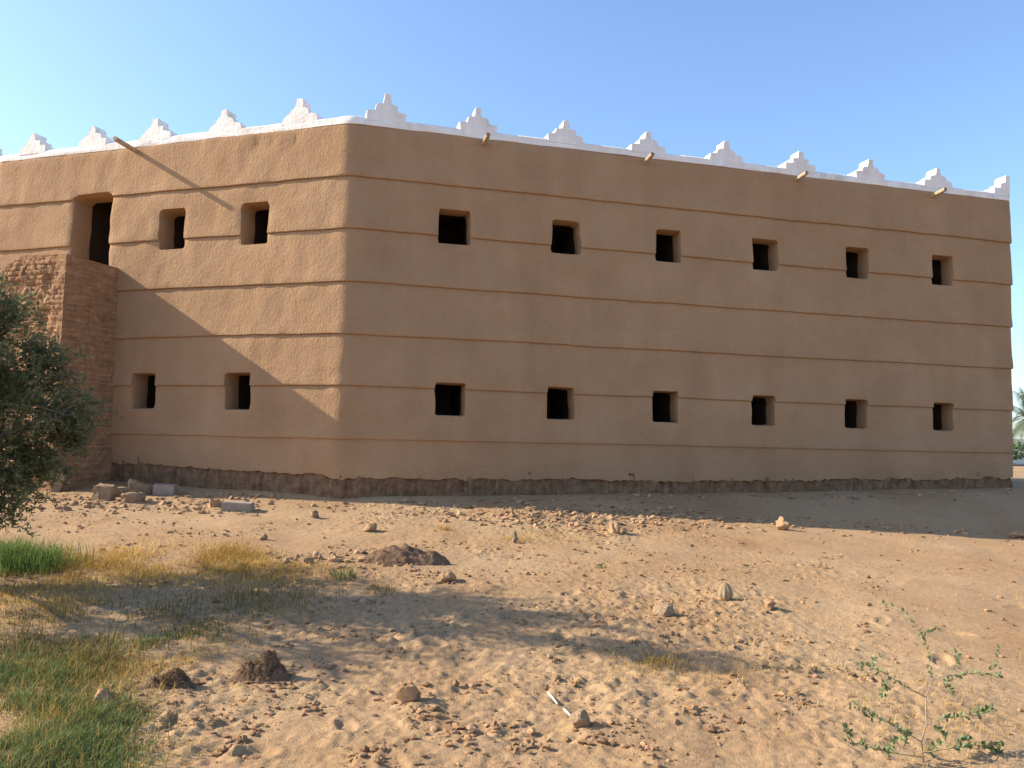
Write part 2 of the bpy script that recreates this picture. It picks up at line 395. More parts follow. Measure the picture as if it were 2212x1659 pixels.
def merlon(pt, nn, base, top, half=None, seed=0, slump=False):
    """stepped pinnacle: profile in the wall plane, given thickness"""
    r_ = random.Random(seed); j = lambda a: r_.uniform(-a, a)*1.7; lean = r_.uniform(-.045, .045)
    h = top-base
    pr = [(-.335+j(.015), 0), (-.325, .10*h/.385+j(.008)), (-.255, .115*h/.385), (-.185+j(.012), .12*h/.385), (-.175, .205*h/.385+j(.008)), (-.12, .222*h/.385), (-.068+j(.006), .23*h/.385),
          (-.055, h*.80), (-.048, h-.015), (-.03, h)]
    if slump: pl = [(-.34+j(.02), 0), (-.30, .05*h/.385), (-.20+j(.02), .14*h/.385), (-.10+j(.01), .235*h/.385), (-.07, .26*h/.385), (-.06, h*.80), (-.052, h-.02), (-.03, h)]
    full = (pl if slump else pr)+[(-x+j(.008), z) for x, z in reversed(pr)]
    if half: full = [(x, z) for x, z in pr]+[(.06, h-.01), (.065, 0)]
    # subdivide the outline
    out = []
    for a, b in zip(full, full[1:]):
        m_ = max(1, int(math.hypot(b[0]-a[0], b[1]-a[1])/.05))
        for k in range(m_): out.append((a[0]+(b[0]-a[0])*k/m_, a[1]+(b[1]-a[1])*k/m_))
    out.append(full[-1]); t = np.array([-nn[1], nn[0]]); m_ = len(out); vs = []
    for off, sh in ((.050, .985), (.038, 1.0), (-.19, 1.0), (-.215, .99)):
        for (x, z) in out:
            e = .007*mn.noise((x*14+seed*3, z*14, off*6)); f_ = .006*mn.noise((x*14+seed*5, z*14+9, off*6))
            p = pt+t*(x*sh+e+lean*z)+nn*(off+f_); vs.append((p[0], p[1], base+CAMZ+z*sh+e-(.05 if z <= 0 else 0)))
    fs_ = [tuple(range(m_))]+[tuple(reversed(range(3*m_, 4*m_)))]
    for q in range(3):
        for k in range(m_-1): fs_.append((q*m_+k+1, q*m_+k, (q+1)*m_+k, (q+1)*m_+k+1))
    return keep(mesh_obj('merlon', vs, fs_, M['white']))
for k, u in enumerate((.55, 2.097, 3.64, 5.205, 6.75, 8.30, 9.83, 11.41)):
    merlon(C+dR*u, nR, HB, (5.70, 5.655, 5.63, 5.61, 5.62, 5.61, 5.62, 5.61)[k], seed=k)
merlon(A-dR*.08, nR, HB, 5.64, half=True, seed=20)
for k, u in enumerate((.97, 2.425, 3.88, 5.28, 6.685)):
    merlon(C+dL*u, nL, HB, (5.65, 5.615, 5.615, 5.61, 5.615)[k], seed=30+k, slump=True)
d3 = np.array([-.80, .60]); n3_ = np.array([-.60, -.80])
for k, u in enumerate((.75, 2.2)): merlon(B+d3*u, n3_, HB, 5.61, seed=40+k)

def tube(bm, pts, rads, seg=8, cap=True, hollow=False):
    rings = []
    for i, p in enumerate(pts):
        p = Vector(p); a = Vector(pts[max(0, i-1)]); b = Vector(pts[min(len(pts)-1, i+1)]); d = (b-a)
        if d.length < 1e-9: d = Vector((0, 0, 1))
        q = d.to_track_quat('Z', 'Y')
        rings.append([bm.verts.new(p+q@Vector((rads[i]*math.cos(2*math.pi*k/seg), rads[i]*math.sin(2*math.pi*k/seg), 0))) for k in range(seg)])
    for r0, r1 in zip(rings, rings[1:]):
        for k in range(seg): bm.faces.new((r0[k], r0[(k+1) % seg], r1[(k+1) % seg], r1[k]))
    if cap:
        bm.faces.new(list(reversed(rings[0])))
        if not hollow: bm.faces.new(rings[-1])
    return rings
def spout(p, nn, z, L, r=.05):
    n3 = Vector((nn[0], nn[1], .10)).normalized(); b = Vector((p[0], p[1], z+CAMZ))
    bm = bmesh.new()
    tube(bm, [b-n3*.1, b+n3*L*.5, b+n3*L, b+n3*L, b+n3*(L-.12)], [r*.95, r, r*1.02, r*.74, r*.7], 12, True, True)
    o = keep(bm_obj('rain_spout', bm, M['wood'], smooth=True)); o.data.set_sharp_from_angle(angle=R(40))
    bm = bmesh.new(); tube(bm, [b+n3*(L-.125), b+n3*(L-.1)], [r*.72, r*.71], 12)  # dark plug inside the hollow end, coloured as the shade of the hole
    i_ = bm_obj('spout_shade_plug', bm, M['bore']); i_.parent = o
    return o
for u, L in ((2.19, .42), (5.127, .42), (8.193, .42), (11.255, .42)): spout(C+dR*u, nR, 5.03, L-.03, .040)
spout(C+dL*4.28, nL, 5.045, .55, .042)

# ---------------------------------------------------------------- ruined mud-brick pier against the left face
pier = empty('mud_brick_pier', (*(C+dL*5.6+nL*.6), CAMZ-.72))
tag(pier, 'crumbling orange mud-brick pier below the upper doorway at far left', 'pier')
PU0, PD = 4.52, 1.16
def _pt(u): return 2.97+.03*vn(np.atleast_1d(u*2.), np.atleast_1d(0.), 4)[0]-.06*max(0, u-5.2)-.55*float(sstep(5.35, 6.6, np.float64(u)))
PT_U = np.linspace(4, 9, 200); PT_Z = np.array([_pt(u) for u in PT_U])
def pier_top(u): return float(np.interp(u, PT_U, PT_Z))
def brick_disp(a, z, amp, seed):
    row = np.floor(z/.085+.25*vn(a*.8, z*0, 3)); fa = (a+row*.13+.04*vn(row, row*0, 8))/.21
    fr = np.abs((z/.085+.25*vn(a*.8, z*0, 3)) % 1-.5)*2; fc = np.abs(fa % 1-.5)*2
    joint = np.maximum(sstep(.78, .98, fr), .7*sstep(.86, .98, fc))
    per = _h(np.floor(fa), row, seed)-.5
    return amp*(-joint*(1+.9*vn(a*3, z*3, 19))+per*1.1+1.5*fbm(a*7, z*7, seed, 5, .6))
def pier_face(name, fn, na, nz, amp, seed):
    a_, t_ = np.meshgrid(np.linspace(0, 1, na), np.linspace(0, 1, nz)); P_ = np.zeros((nz, na, 3))
    for j in range(nz):
        for i in range(na): P_[j, i] = fn(a_[j, i], t_[j, i])[0]
    nrm = fn(0, 0)[1]; al = a_*fn(0, 0)[2]
    D = brick_disp(al, P_[:, :, 2], amp, seed)
    fall = np.minimum(1, np.minimum(a_, 1-a_)*12); top = sstep(1.0, .93, t_)
    P_ += nrm[None, None, :]*(D*(.25+.75*fall)*(.3+.7*top))[:, :, None]
    id_ = np.arange(na*nz).reshape(nz, na)
    f_ = [(id_[j, i], id_[j, i+1], id_[j+1, i+1], id_[j+1, i]) for j in range(nz-1) for i in range(na-1)]
    o = mesh_obj(name, P_.reshape(-1, 3), f_, M['brick'], smooth=True)
    o.parent = pier; o.matrix_parent_inverse = Matrix.Translation(-Vector(pier.location)); return o
PL = 4.2
def f_front(a, t):
    u = PU0+PL*(1-a); p = C+dL*u+nL*(PD+.03*(1-t)); zt = pier_top(u); z = -1.2+(zt+1.2)*t
    return np.array([p[0], p[1], z+CAMZ]), np.array([nL[0], nL[1], 0]), PL
def f_side(a, t):
    u = PU0-.02*(1-t); p = C+dL*u+nL*(PD+.03*(1-t))*(1-a)-nL*.06*a; zt = pier_top(u)-.05*a*0; z = -1.2+(zt+1.2)*t
    return np.array([p[0], p[1], z+CAMZ]), np.array([-dL[0], -dL[1], 0]), PD
def f_top(a, t):
    u = PU0+PL*(1-a); p = C+dL*u+nL*(PD*(1-t)-.05*t); z = pier_top(u)
    return np.array([p[0], p[1], z+CAMZ]), np.array([0, 0, 1.]), PL
pier_face('front_face', f_front, 260, 250, .034, 5); pier_face('side_face', f_side, 90, 240, .013, 9); pier_face('top_face', f_top, 120, 40, .02, 12)

# ---------------------------------------------------------------- stones, blocks, heaps
def rock(name, loc, size, m, seed, sub=3, amp=.28, rz=0, sink=.18, tilt=0., parent=None, fr=1.6):
    bm = bmesh.new(); bmesh.ops.create_icosphere(bm, subdivisions=sub, radius=1)
    for v in bm.verts:
        d = v.co.normalized(); k = 1+amp*mn.noise(d*fr+Vector((seed*3.1, 0, 0)))*1.6+amp*.5*mn.noise(d*fr*2.7+Vector((0, seed*2.3, 0)))+amp*.25*mn.noise(d*fr*6+Vector((0, 0, seed)))
        # knock flats off it
        v.co = d*k
        for q in range(5):
            nq = Vector((math.sin(seed*5+q*2.1), math.cos(seed*3+q*1.7), math.sin(seed+q*2.9))).normalized(); e = v.co.dot(nq)-.72
            if e > 0: v.co -= nq*e*.8
    S_ = Matrix.Diagonal((size[0]/2, size[1]/2, size[2]/2, 1)); bm.transform(Matrix.Rotation(rz, 4, 'Z')@Matrix.Rotation(tilt, 4, 'Y')@S_)
    o = bm_obj(name, bm, m, smooth=False)
    o.location = (loc[0], loc[1], loc[2]+size[2]*(.5-sink)); return o
def brick_bit(name, loc, size, m, seed, rz=0, tilt=0.):
    bm = bmesh.new(); bmesh.ops.create_cube(bm, size=1); bmesh.ops.subdivide_edges(bm, edges=bm.edges[:], cuts=5, use_grid_fill=True)
    for v in bm.verts:
        q = v.co.copy(); r_ = max(abs(q.x), abs(q.y))*2; v.co *= 1-.10*max(0, q.length-.62)/.24
        v.co += Vector((mn.noise(q*2.6+Vector((seed, 0, 0))), mn.noise(q*2.6+Vector((0, seed*2, 0))), mn.noise(q*2.6+Vector((0, 0, seed*3)))))*.13+Vector((mn.noise(q*8), mn.noise(q*8+Vector((5, 0, 0))), mn.noise(q*8+Vector((0, 5, 0)))))*.035
    bm.transform(Matrix.Rotation(rz, 4, 'Z')@Matrix.Rotation(tilt, 4, 'Y')@Matrix.Diagonal((size[0], size[1], size[2], 1)))
    o = bm_obj(name, bm, m); o.location = (loc[0], loc[1], loc[2]+size[2]*.36); return o
def px2m(w, Y): return w*Y/FPX
ROCKS = [ # px, py(base), w, h, material, label, tilt
 ('stone', 226, 1080, 40, 36, 'stone', 'chunky tan brick-like stone at the left end of the small pile by the wall', .2),
 ('stone', 302, 1064, 50, 24, 'stone', 'pale tan stone at the right end of the pile beside the dark concrete block', .5),
 ('stone', 255, 1072, 34, 20, 'stone', 'flat brown slab of stone in the middle of the pile by the wall', .0),
 ('stone', 287, 1083, 42, 22, 'stone', 'square-edged brown stone at the front of the pile by the wall', .0),
 ('stone', 463, 1095, 26, 18, 'clod', 'brown lump of earth just left of the sunlit concrete block', .3),
 ('stone', 570, 1164, 16, 13, 'stone', 'small dark pebble alone on pale ground beyond the dry yellow grass', .1),
 ('stone', 679, 1118, 22, 14, 'stone', 'small brown stone below the building corner, near the shadow edge', .1),
 ('stone', 800, 1146, 30, 18, 'clod', 'knobbly brown clod on pale sand behind the dark dirt heap', .2),
 ('stone', 965, 1254, 40, 24, 'clod', 'reddish double clod in front of the dark dirt heap', .1),
 ('stone', 1327, 1152, 34, 22, 'rubble', 'angular tan lump in front of the rubble strip', .4),
 ('stone', 1112, 1172, 14, 22, 'stone', 'small upright stone beside a yellow grass tuft on the sand', .1),
 ('stone', 1690, 1148, 32, 26, 'rubble', 'orange lump of mud rubble on the edge of the building shadow', .2),
 ('stone', 1432, 1325, 52, 24, 'stone', 'flat pale stone half buried at mid right of the sand', .1),
 ('stone', 1662, 1313, 28, 22, 'clod', 'round dark clod on the sand right of the pale upright stump', .0),
 ('stone', 1254, 1575, 40, 38, 'stone', 'pointed grey-brown stone beside the broken white straw', .2),
 ('stone', 880, 1515, 56, 40, 'clod', 'large dark clod in the foreground left of the broken white straw', .3),
 ('stone', 220, 1525, 44, 34, 'clod', 'dark stone at the edge of the green grass in the left foreground', .2),
 ('stone', 2195, 1160, 36, 14, 'rubble', 'low orange lump at the right edge on the building shadow line', .0),
]
for k, (nm, px, py, w, h, m, lb, ti) in enumerate(ROCKS):
    g = G(px, py); s = px2m(1, g[1]); g = g.copy()
    o = brick_bit(nm, g, (w*s, w*s*.8, h*s*1.05), M[m], k+1, k*.5, ti*.6) if k < 5 else rock(nm, g, (w*s, w*s*.85, h*s*1.25), M[m], k+1, tilt=ti, rz=k*1.3); tag(o, lb, 'stone', 'stones on the sand')
# pale fibrous stump
g = G(1567, 1296); s = px2m(1, g[1]); bm = bmesh.new()
bmesh.ops.create_uvsphere(bm, u_segments=40, v_segments=20, radius=1)
for v in bm.verts:
    a = math.atan2(v.co.y, v.co.x); k = 1+.09*math.sin(a*9)+.08*mn.noise(v.co*2.5); v.co.x *= k; v.co.y *= k
    if v.co.z > 0: v.co.x *= 1-.25*v.co.z; v.co.y *= 1-.25*v.co.z
bm.transform(Matrix.Diagonal((15*s, 14*s, 21*s, 1))); o = bm_obj('palm_stub', bm, M['stub'], smooth=True); o.location = (g[0], g[1], g[2]+14*s)
tag(o, 'small pale upright ribbed stub standing on the open sand', 'stub')

def block(px, py, wpx, hpx, dep, rz, lb):
    g = G(px, py); s = px2m(1, g[1]); bm = bmesh.new(); bmesh.ops.create_cube(bm, size=1)
    bm.transform(Matrix.Diagonal((wpx*s, dep, hpx*s, 1)))
    bmesh.ops.bevel(bm, geom=bm.edges[:], offset=.012, segments=2, affect='EDGES')
    bmesh.ops.subdivide_edges(bm, edges=[e for e in bm.edges if e.calc_length() > .1], cuts=4, use_grid_fill=True)
    for v in bm.verts: v.co += Vector((mn.noise(v.co*9+Vector((px, 0, 0))), mn.noise(v.co*9+Vector((0, px, 0))), mn.noise(v.co*9)))*.007
    o = bm_obj('concrete_block', bm, M['concrete'], smooth=False); o.location = (g[0], g[1]+dep/2, g[2]+hpx*s/2-.012); o.rotation_euler = (.03, .03, rz)
    return tag(o, lb, 'block', 'concrete blocks by the wall')
block(351, 1069, 46, 25, .2, .06, 'grey concrete block in shade at the wall foot beside the stone pile')
block(508, 1107, 64, 21, .22, .10, 'grey concrete block lying in sunlight on open ground, its top pale')
# leaning piece of post
g = G(128, 1062); bm = bmesh.new(); bmesh.ops.create_cube(bm, size=1); bm.transform(Matrix.Diagonal((.14, .12, .42, 1)))
bmesh.ops.bevel(bm, geom=bm.edges[:], offset=.012, segments=2, affect='EDGES')
o = bm_obj('wooden_post', bm, M['stone']); o.location = (g[0], g[1], g[2]+.18); o.rotation_euler = (0, .28, .3); tag(o, 'short leaning post stub standing at the foot of the brick pier', 'post')
# dirt heap, the shade on its near side worked into the dark colour
def heap(px0, px1, py, hpx, seed, name, lb, cat, m='dirt_dark', dk=.45):
    g = G((px0+px1)/2, py); s = px2m(1, g[1]); w = (px1-px0)*s/2; dpt = w*dk; h = hpx*s; vs = []; N_ = 56
    for j in range(N_):
        for i in range(N_):
            x = (i/(N_-1)*2-1); y_ = (j/(N_-1)*2-1); r_ = math.hypot(x*1.0+.15, y_)
            k = max(0, 1-r_)**.75*(1.05-.35*x)+.30*max(0, 1-math.hypot((x-.5)*2.2, y_*1.5))
            X = g[0]+x*w*1.1; Y = g[1]+dpt*.5+y_*dpt
            z = h*k*1.05+.04*mn.noise((x*6+seed, y_*6, 0))*min(1, k*4)+.03*abs(mn.noise((x*13, y_*13+seed, 4)))*min(1, k*4)
            vs.append((X, Y, float(base_z(X, Y))+CAMZ-.06+z))
    f_ = [(j*N_+i, j*N_+i+1, (j+1)*N_+i+1, (j+1)*N_+i) for j in range(N_-1) for i in range(N_-1)]
    c0 = Vector((g[0], g[1]+dpt*.5, g[2])); o = mesh_obj(name, [Vector(v)-c0 for v in vs], f_, M[m], smooth=True); o.location = c0
    return tag(o, lb, cat)
heap(790, 985, 1221, 44, 3, 'dirt_heap', 'low dark crumbly heap of dirt on the open ground below the building corner', 'dirt heap')

# ---------------------------------------------------------------- scattered crumbs and rubble (stuff)
def crumb_mesh(name, pts, sizes, m, kind='stuff', label=None, cat=None):
    base = []
    bm = bmesh.new(); bmesh.ops.create_icosphere(bm, subdivisions=1, radius=1); bv = np.array([v.co[:] for v in bm.verts]); bf = np.array([[v.index for v in f_.verts] for f_ in bm.faces]); bm.free()
    nv = len(bv); N_ = len(pts); allv = np.zeros((N_, nv, 3))
    for k in range(N_):
        j = 1+rng.uniform(-.45, .45, (nv, 1)); sc_ = np.array([1, rng.uniform(.6, 1), rng.uniform(.35, .75)])*sizes[k]/2
        a = rng.uniform(0, 6.28); ca, sa = math.cos(a), math.sin(a)
        b = bv*j*sc_; allv[k] = np.stack([b[:, 0]*ca-b[:, 1]*sa, b[:, 0]*sa+b[:, 1]*ca, b[:, 2]], 1)+pts[k]+np.array([0, 0, sizes[k]*.12])
    F_ = (bf[None]+(np.arange(N_)*nv)[:, None, None]).reshape(-1, 3)
    o = mesh_obj(name, allv.reshape(-1, 3), F_, m)
    return tag(o, label, cat, kind=kind)
def on_ground(X, Y): return np.stack([X, Y, gz(X, Y)], 1)
# foreground crumbs, thicker where the soil is churned
N = 36000
Y = 3.6+9.2*rng.random(N)**1.25; X = rng.uniform(-.72, .72, N)*Y
w = (.75*sstep(-.05, .4, fbm(X*1.6+2, Y*1.6, 53, 2))+.35*sstep(0, .4, fbm(X*.9+3, Y*.9, 15, 3)))*(1-.85*sstep(.3, 2.6, X-(Y-5)*.15))
kp = rng.random(N) < w+.05; X, Y = X[kp], Y[kp]
sz = (.006+.040*rng.random(len(X))**9+.007*rng.random(len(X)))*(.8+.05*Y)
cx_, cy_, cs_ = [], [], []
for (px, py) in ((590, 1480), (700, 1530), (560, 1560), (880, 1500), (905, 1535), (1000, 1600), (1080, 1570), (940, 1570), (780, 1640), (1290, 1600), (1350, 1580), (1700, 1455), (1720, 1520), (1560, 1570), (1480, 1540), (1850, 1460), (700, 1440), (640, 1430), (1050, 1480), (1150, 1610), (1400, 1630), (840, 1640), (520, 1600), (450, 1540), (1220, 1480)):
    g = G(px, py, False); s_ = g[1]/FPX
    for q in range(random.randint(18, 55)):
        cx_.append(g[0]+random.gauss(0, 26)*s_); cy_.append(g[1]+random.gauss(0, .085)); cs_.append(.012+.05*random.random()**3)
for q in range(150):
    g = G(random.uniform(600, 1900), random.uniform(1165, 1420), False); s_ = g[1]/FPX
    for w_ in range(random.randint(3, 12)):
        cx_.append(g[0]+random.gauss(0, 16)*s_); cy_.append(g[1]+random.gauss(0, .07)); cs_.append(.012+.045*random.random()**3)
X = np.concatenate([X, cx_]); Y = np.concatenate([Y, cy_]); sz = np.concatenate([sz, cs_])
crumb_mesh('soil_crumbs', on_ground(X, Y), sz, M['clod'])
# rubble strip in front of the shadow edge
pts = []; szs = []
for k in range(3000):
    if k < 1500: px = random.gauss(1270, 150); py = random.gauss(1121, 11)+(px-1270)*.012
    elif k < 1800: px = random.uniform(1400, 2100); py = 1128+(px-1400)*.035+random.gauss(0, 8)
    elif k < 2300: px = random.uniform(110, 560); py = random.gauss(1092, 11)
    elif k < 2450: px = random.gauss(730, 60); py = random.gauss(1206, 9)
    else: px = random.uniform(300, 2190); py = np.interp(px, [300, 740, 1475, 2190], [1052, 1085, 1072, 1060])+abs(random.gauss(0, 9))
    g = G(px, py, False); pts.append(g); szs.append(.018+.11*random.random()**4.5)
pts = np.array(pts); pts = on_ground(pts[:, 0], pts[:, 1])
crumb_mesh('rubble', pts, szs, M['rubble'])

# ---------------------------------------------------------------- grass
def blades(name, pts, hts, wid, m, lean=.5, kind='stuff'):
    N_ = len(pts); a = rng.uniform(0, 6.283, N_); l = rng.uniform(.1, lean, N_)*hts; b = a+rng.uniform(-.6, .6, N_)
    side = np.stack([-np.sin(b), np.cos(b), np.zeros(N_)], 1)*(wid*rng.uniform(.6, 1.3, N_)/2)[:, None]
    dirn = np.stack([np.cos(a), np.sin(a), np.zeros(N_)], 1)
    p0 = pts-np.array([0, 0, .01]); p1 = pts+dirn*(l*.35)[:, None]; p1[:, 2] += hts*.6; p2 = pts+dirn*l[:, None]; p2[:, 2] += hts*rng.uniform(.75, 1, N_)
    v = np.stack([p0-side, p0+side, p1-side*.75, p1+side*.75, p2], 1).reshape(-1, 3)
    k = np.arange(N_)*5; quads = np.stack([k, k+1, k+3, k+2], 1).tolist(); tris = np.stack([k+2, k+3, k+4], 1).tolist()
    return tag(mesh_obj(name, v, quads+tris, m), kind=kind)
def region(N_, fn, thr=-.05):
    """N_ points on the ground: fn() gives image positions, kept where the point is on open soil"""
    gs = []
    cache = {}
    for _ in range(N_):
        px, py = fn(); key = (round(px/12), round(py/5))
        if key not in cache: cache[key] = G(px, py, False)
        g0 = cache[key]; s = g0[1]/FPX
        gs.append((g0[0]+random.uniform(-7, 7)*s, g0[1]+random.uniform(-.06, .06)*g0[1]/6))
    X = np.array([q[0] for q in gs]); Y = np.array([q[1] for q in gs])
    X = X+rng.normal(0, .05, len(X)); Y = Y+rng.normal(0, .08, len(Y))
    kp = fbm(X*2.3+11, Y*2.3, 77, 4)+.25*rng.normal(0, 1, len(X)) > thr; return on_ground(X[kp], Y[kp])
def gauss2(cx, cy, sx, sy): return lambda: (random.gauss(cx, sx), min(1900, max(1085, random.gauss(cy, sy))))
def pick(*fs):
    def f():
        r_ = random.random(); acc = 0
        for w, fn in fs:
            acc += w
            if r_ < acc: return fn()
        return fs[-1][1]()
    return f
P_ = region(16000, pick((.40, gauss2(200, 1215, 110, 22)), (.25, gauss2(500, 1212, 42, 16)), (.16, gauss2(60, 1270, 70, 30)), (.10, gauss2(350, 1240, 90, 12)), (.12, gauss2(600, 1235, 60, 12))), -.2)
blades('dry_grass', P_, rng.uniform(.015, .085, len(P_)), .006, M['dry_grass'], 1.5)
P_ = region(9000, pick((.35, gauss2(120, 1330, 130, 45)), (.30, gauss2(330, 1350, 130, 40)), (.2, gauss2(150, 1430, 120, 25)), (.15, gauss2(560, 1290, 80, 25))))
blades('olive_grass', P_, rng.uniform(.02, .085, len(P_)), .006, M['olive_grass'], 1.3)
P_ = region(26000, pick((.50, gauss2(90, 1630, 85, 60)), (.25, gauss2(60, 1480, 90, 40)), (.17, gauss2(230, 1600, 45, 50)), (.08, gauss2(330, 1395, 60, 14))), .04)
blades('green_grass', P_, rng.uniform(.02, .09, len(P_)), .0042, M['green_grass'], 1.4)
P_ = region(5500, gauss2(12, 1220, 55, 10), -.5)
blades('lush_grass', P_, rng.uniform(.05, .30, len(P_)), .006, M['lush_grass'], 1.1)
P_ = region(7000, pick((.5, gauss2(120, 1560, 120, 70)), (.3, gauss2(200, 1450, 110, 30)), (.2, gauss2(420, 1430, 60, 25))), -.1)
P2 = region(900, pick((.6, gauss2(130, 1600, 110, 60)), (.4, gauss2(150, 1440, 120, 50))), -.3)
blades('dead_stalks', P2, rng.uniform(.05, .14, len(P2)), .0035, M['dry_grass'], .8)
P3 = region(5000, pick((.6, gauss2(150, 1540, 130, 80)), (.4, gauss2(260, 1400, 140, 50))), -.3)
blades('fallen_grass', P3, rng.uniform(.010, .03, len(P3)), .005, M['dry_grass'], 4.)
P_ = P_
blades('straw_grass', P_, rng.uniform(.015, .07, len(P_)), .004, M['dry_grass'], 1.7)
# thin dry wisps over the sand
P_ = region(6500, pick((.2, gauss2(1180, 1160, 90, 14)), (.2, gauss2(1600, 1270, 220, 50)), (.15, gauss2(1430, 1445, 120, 35)), (.15, gauss2(1720, 1450, 130, 70)), (.15, gauss2(2050, 1540, 120, 70)), (.15, lambda: (random.uniform(900, 2200), random.uniform(1170, 1420)))))
blades('sparse_dry_grass', P_, rng.uniform(.010, .05, len(P_)), .0045, M['dry_grass'], 2.0)
# small separate tufts
def tuft(px, py, n_, h, m, lb, rad=.06):
    g = G(px, py); a = rng.uniform(0, 6.28, n_); r_ = rad*np.sqrt(rng.random(n_)); X = g[0]+r_*np.cos(a); Y = g[1]+r_*np.sin(a); P = on_ground(X, Y)
    o = blades('grass_tuft', P-np.array([0, 0, 0]), rng.uniform(.3, 1, n_)*h, .005, M[m], 1.5, kind='thing'); tag(o, lb, 'grass tuft', 'grass tufts on the sand')
tuft(742, 1245, 130, .15, 'green_grass', 'greyish green tuft beside the dark dirt heap', .12)
tuft(820, 1272, 110, .10, 'olive_grass', 'yellow-green tuft at the upper edge of the tree shadow', .14)
tuft(1298, 1229, 40, .06, 'green_grass', 'tiny green tuft alone on the middle of the sand', .06)
tuft(1115, 1165, 110, .10, 'dry_grass', 'yellow tuft around a small upright stone before the rubble strip', .16)
tuft(1438, 1440, 120, .10, 'dry_grass', 'straw-yellow tuft below the tip of the tree shadow', .16)
tuft(960, 1145, 120, .08, 'dry_grass', 'low yellow tuft left of the rubble strip', .10)
# fibrous root clumps
def clump(px, py, wpx, hpx, lb, seed):
    g = G(px, py); s = px2m(1, g[1]); r0 = empty('root_clump', tuple(g)); tag(r0, lb, 'root clump', 'dug-up root clumps')
    w, d_, h = wpx*s/2, wpx*s*.32, hpx*s; N_ = 44; vs = []; hh = {}
    def hgt(x, y_):
        e = max(0, 1-math.hypot(x*.9+.05, y_))**.6; pk = math.exp(-((x-.35)/.32)**2-(y_/.5)**2)
        return h*e*(.55+.55*pk)+h*.30*mn.noise((x*3+seed, y_*3, 1))*min(1, e*3)+h*.22*abs(mn.noise((x*7, y_*7, seed)))*min(1, e*3)-.02
    for j in range(N_):
        for i in range(N_):
            x = i/(N_-1)*2.3-1.15; y_ = j/(N_-1)*2.3-1.15
            X = g[0]+x*w; Y = g[1]+d_*.6+y_*d_; vs.append((x*w, d_*.6+y_*d_, float(base_z(X, Y))+CAMZ-float(g[2])+hgt(x, y_)+.02))
    o = mesh_obj('soil_core', vs, [(j*N_+i, j*N_+i+1, (j+1)*N_+i+1, (j+1)*N_+i) for j in range(N_-1) for i in range(N_-1)], M['dirt_dark'], r0, True)
    c, t = [], []
    for k in range(1500):
        x = random.gauss(0, .5); y_ = random.gauss(-.1, .5)
        if math.hypot(x, y_) > 1: continue
        c.append((x*w, d_*.6+y_*d_, hgt(x, y_)+.015+float(base_z(g[0]+x*w, g[1]))+CAMZ-float(g[2]))); t.append((random.gauss(0, .02), random.gauss(-.012, .015), random.gauss(.005, .02)))
    c = np.array(c); t = np.array(t); sd = np.cross(t, rng.normal(0, 1, t.shape)); sd /= np.linalg.norm(sd, axis=1)[:, None]; sd *= .0018
    v = np.stack([c-sd, c+sd, c+t], 1).reshape(-1, 3); k = np.arange(len(c))*3
    mesh_obj('root_fibres', v, np.stack([k, k+1, k+2], 1).tolist(), M['fibre'], r0)
clump(560, 1468, 105, 58, 'taller dark brown clump of roots and soil at the foot of the tree shadow', 4)
clump(365, 1487, 85, 40, 'flatter dark clump of roots by the green grass at left', 9)
# broken straw
for k, (a, b, lb) in enumerate((((1184, 1498), (1204, 1524), 'upper half of a broken white straw on the foreground sand'), ((1218, 1537), (1238, 1560), 'lower half of a broken white straw beside a pointed stone'))):
    p = G(*a); q = G(*b); bm = bmesh.new(); mid = (p+q)/2; mid[2] += .014
    c0 = Vector(mid); tube(bm, [Vector(p)+Vector((0, 0, .012))-c0, Vector((0, 0, 0)), Vector(q)+Vector((0, 0, .012))-c0], [.006, .0065, .005], 7)
    o = bm_obj('straw', bm, M['straw'], smooth=True); o.location = c0; tag(o, lb, 'straw', 'pieces of a broken straw')
p = G(1140, 1371); q = G(1163, 1374)
# ---------------------------------------------------------------- shrub tree at left
LV = []
def leaf_quads(c, d, L, w):
    N_ = len(c); sd = np.cross(d, rng.normal(0, 1, (N_, 3))); sd /= np.linalg.norm(sd, axis=1)[:, None]+1e-9
    e = d*L[:, None]; s = sd*(w/2)[:, None]
    v = np.stack([c, c+e*.5+s, c+e, c+e*.5-s], 1).reshape(-1, 3); k = np.arange(N_)*4
    return v, np.stack([k, k+1, k+2, k+3], 1)
def norm(a): return a/(np.linalg.norm(a, axis=1)[:, None]+1e-9)
tb = np.array([-5.55, 7.35]); tz = float(gz(tb[0], tb[1])[0])
tree = empty('shrub_tree', (tb[0], tb[1], tz)); tag(tree, 'grey-green bushy tree with fine leaves at the left edge before the brick pier', 'tree')
CL = [] # clumps: x,y,z(rel lens),r
def cp(px, py, Y, r): p = at_depth(px, py, Y); CL.append((p[0], p[1], p[2], r))
cp(0, 800, 7.1, .42); cp(75, 830, 7.3, .33); cp(125, 890, 7.0, .26); cp(60, 940, 7.2, .34); cp(168, 925, 7.2, .17); cp(20, 1020, 7.1, .34); cp(105, 1000, 7.3, .18)
cp(-40, 690, 7.4, .40); cp(-10, 650, 7.2, .20); cp(-110, 760, 7.0, .55); cp(-120, 950, 7.2, .6); cp(-30, 1080, 7.0, .32); cp(110, 770, 7.4, .15)
for (x, y_, z, r_) in ((-5.5, 7.2, 1.15, .7), (-5.9, 7.5, 1.7, .65), (-5.3, 6.7, 1.6, .5), (-5.7, 6.6, .6, .7), (-6.2, 7.3, .4, .7), (-5.4, 6.35, 2.25, .30), (-5.6, 6.2, 2.65, .22), (-5.9, 7.0, 2.35, .42), (-5.2, 5.95, .9, .45), (-5.5, 6.0, .1, .5), (-6.0, 8.1, .9, .5), (-5.2, 7.9, .3, .45)):
    CL.append((x, y_, z+CAMZ, r_))
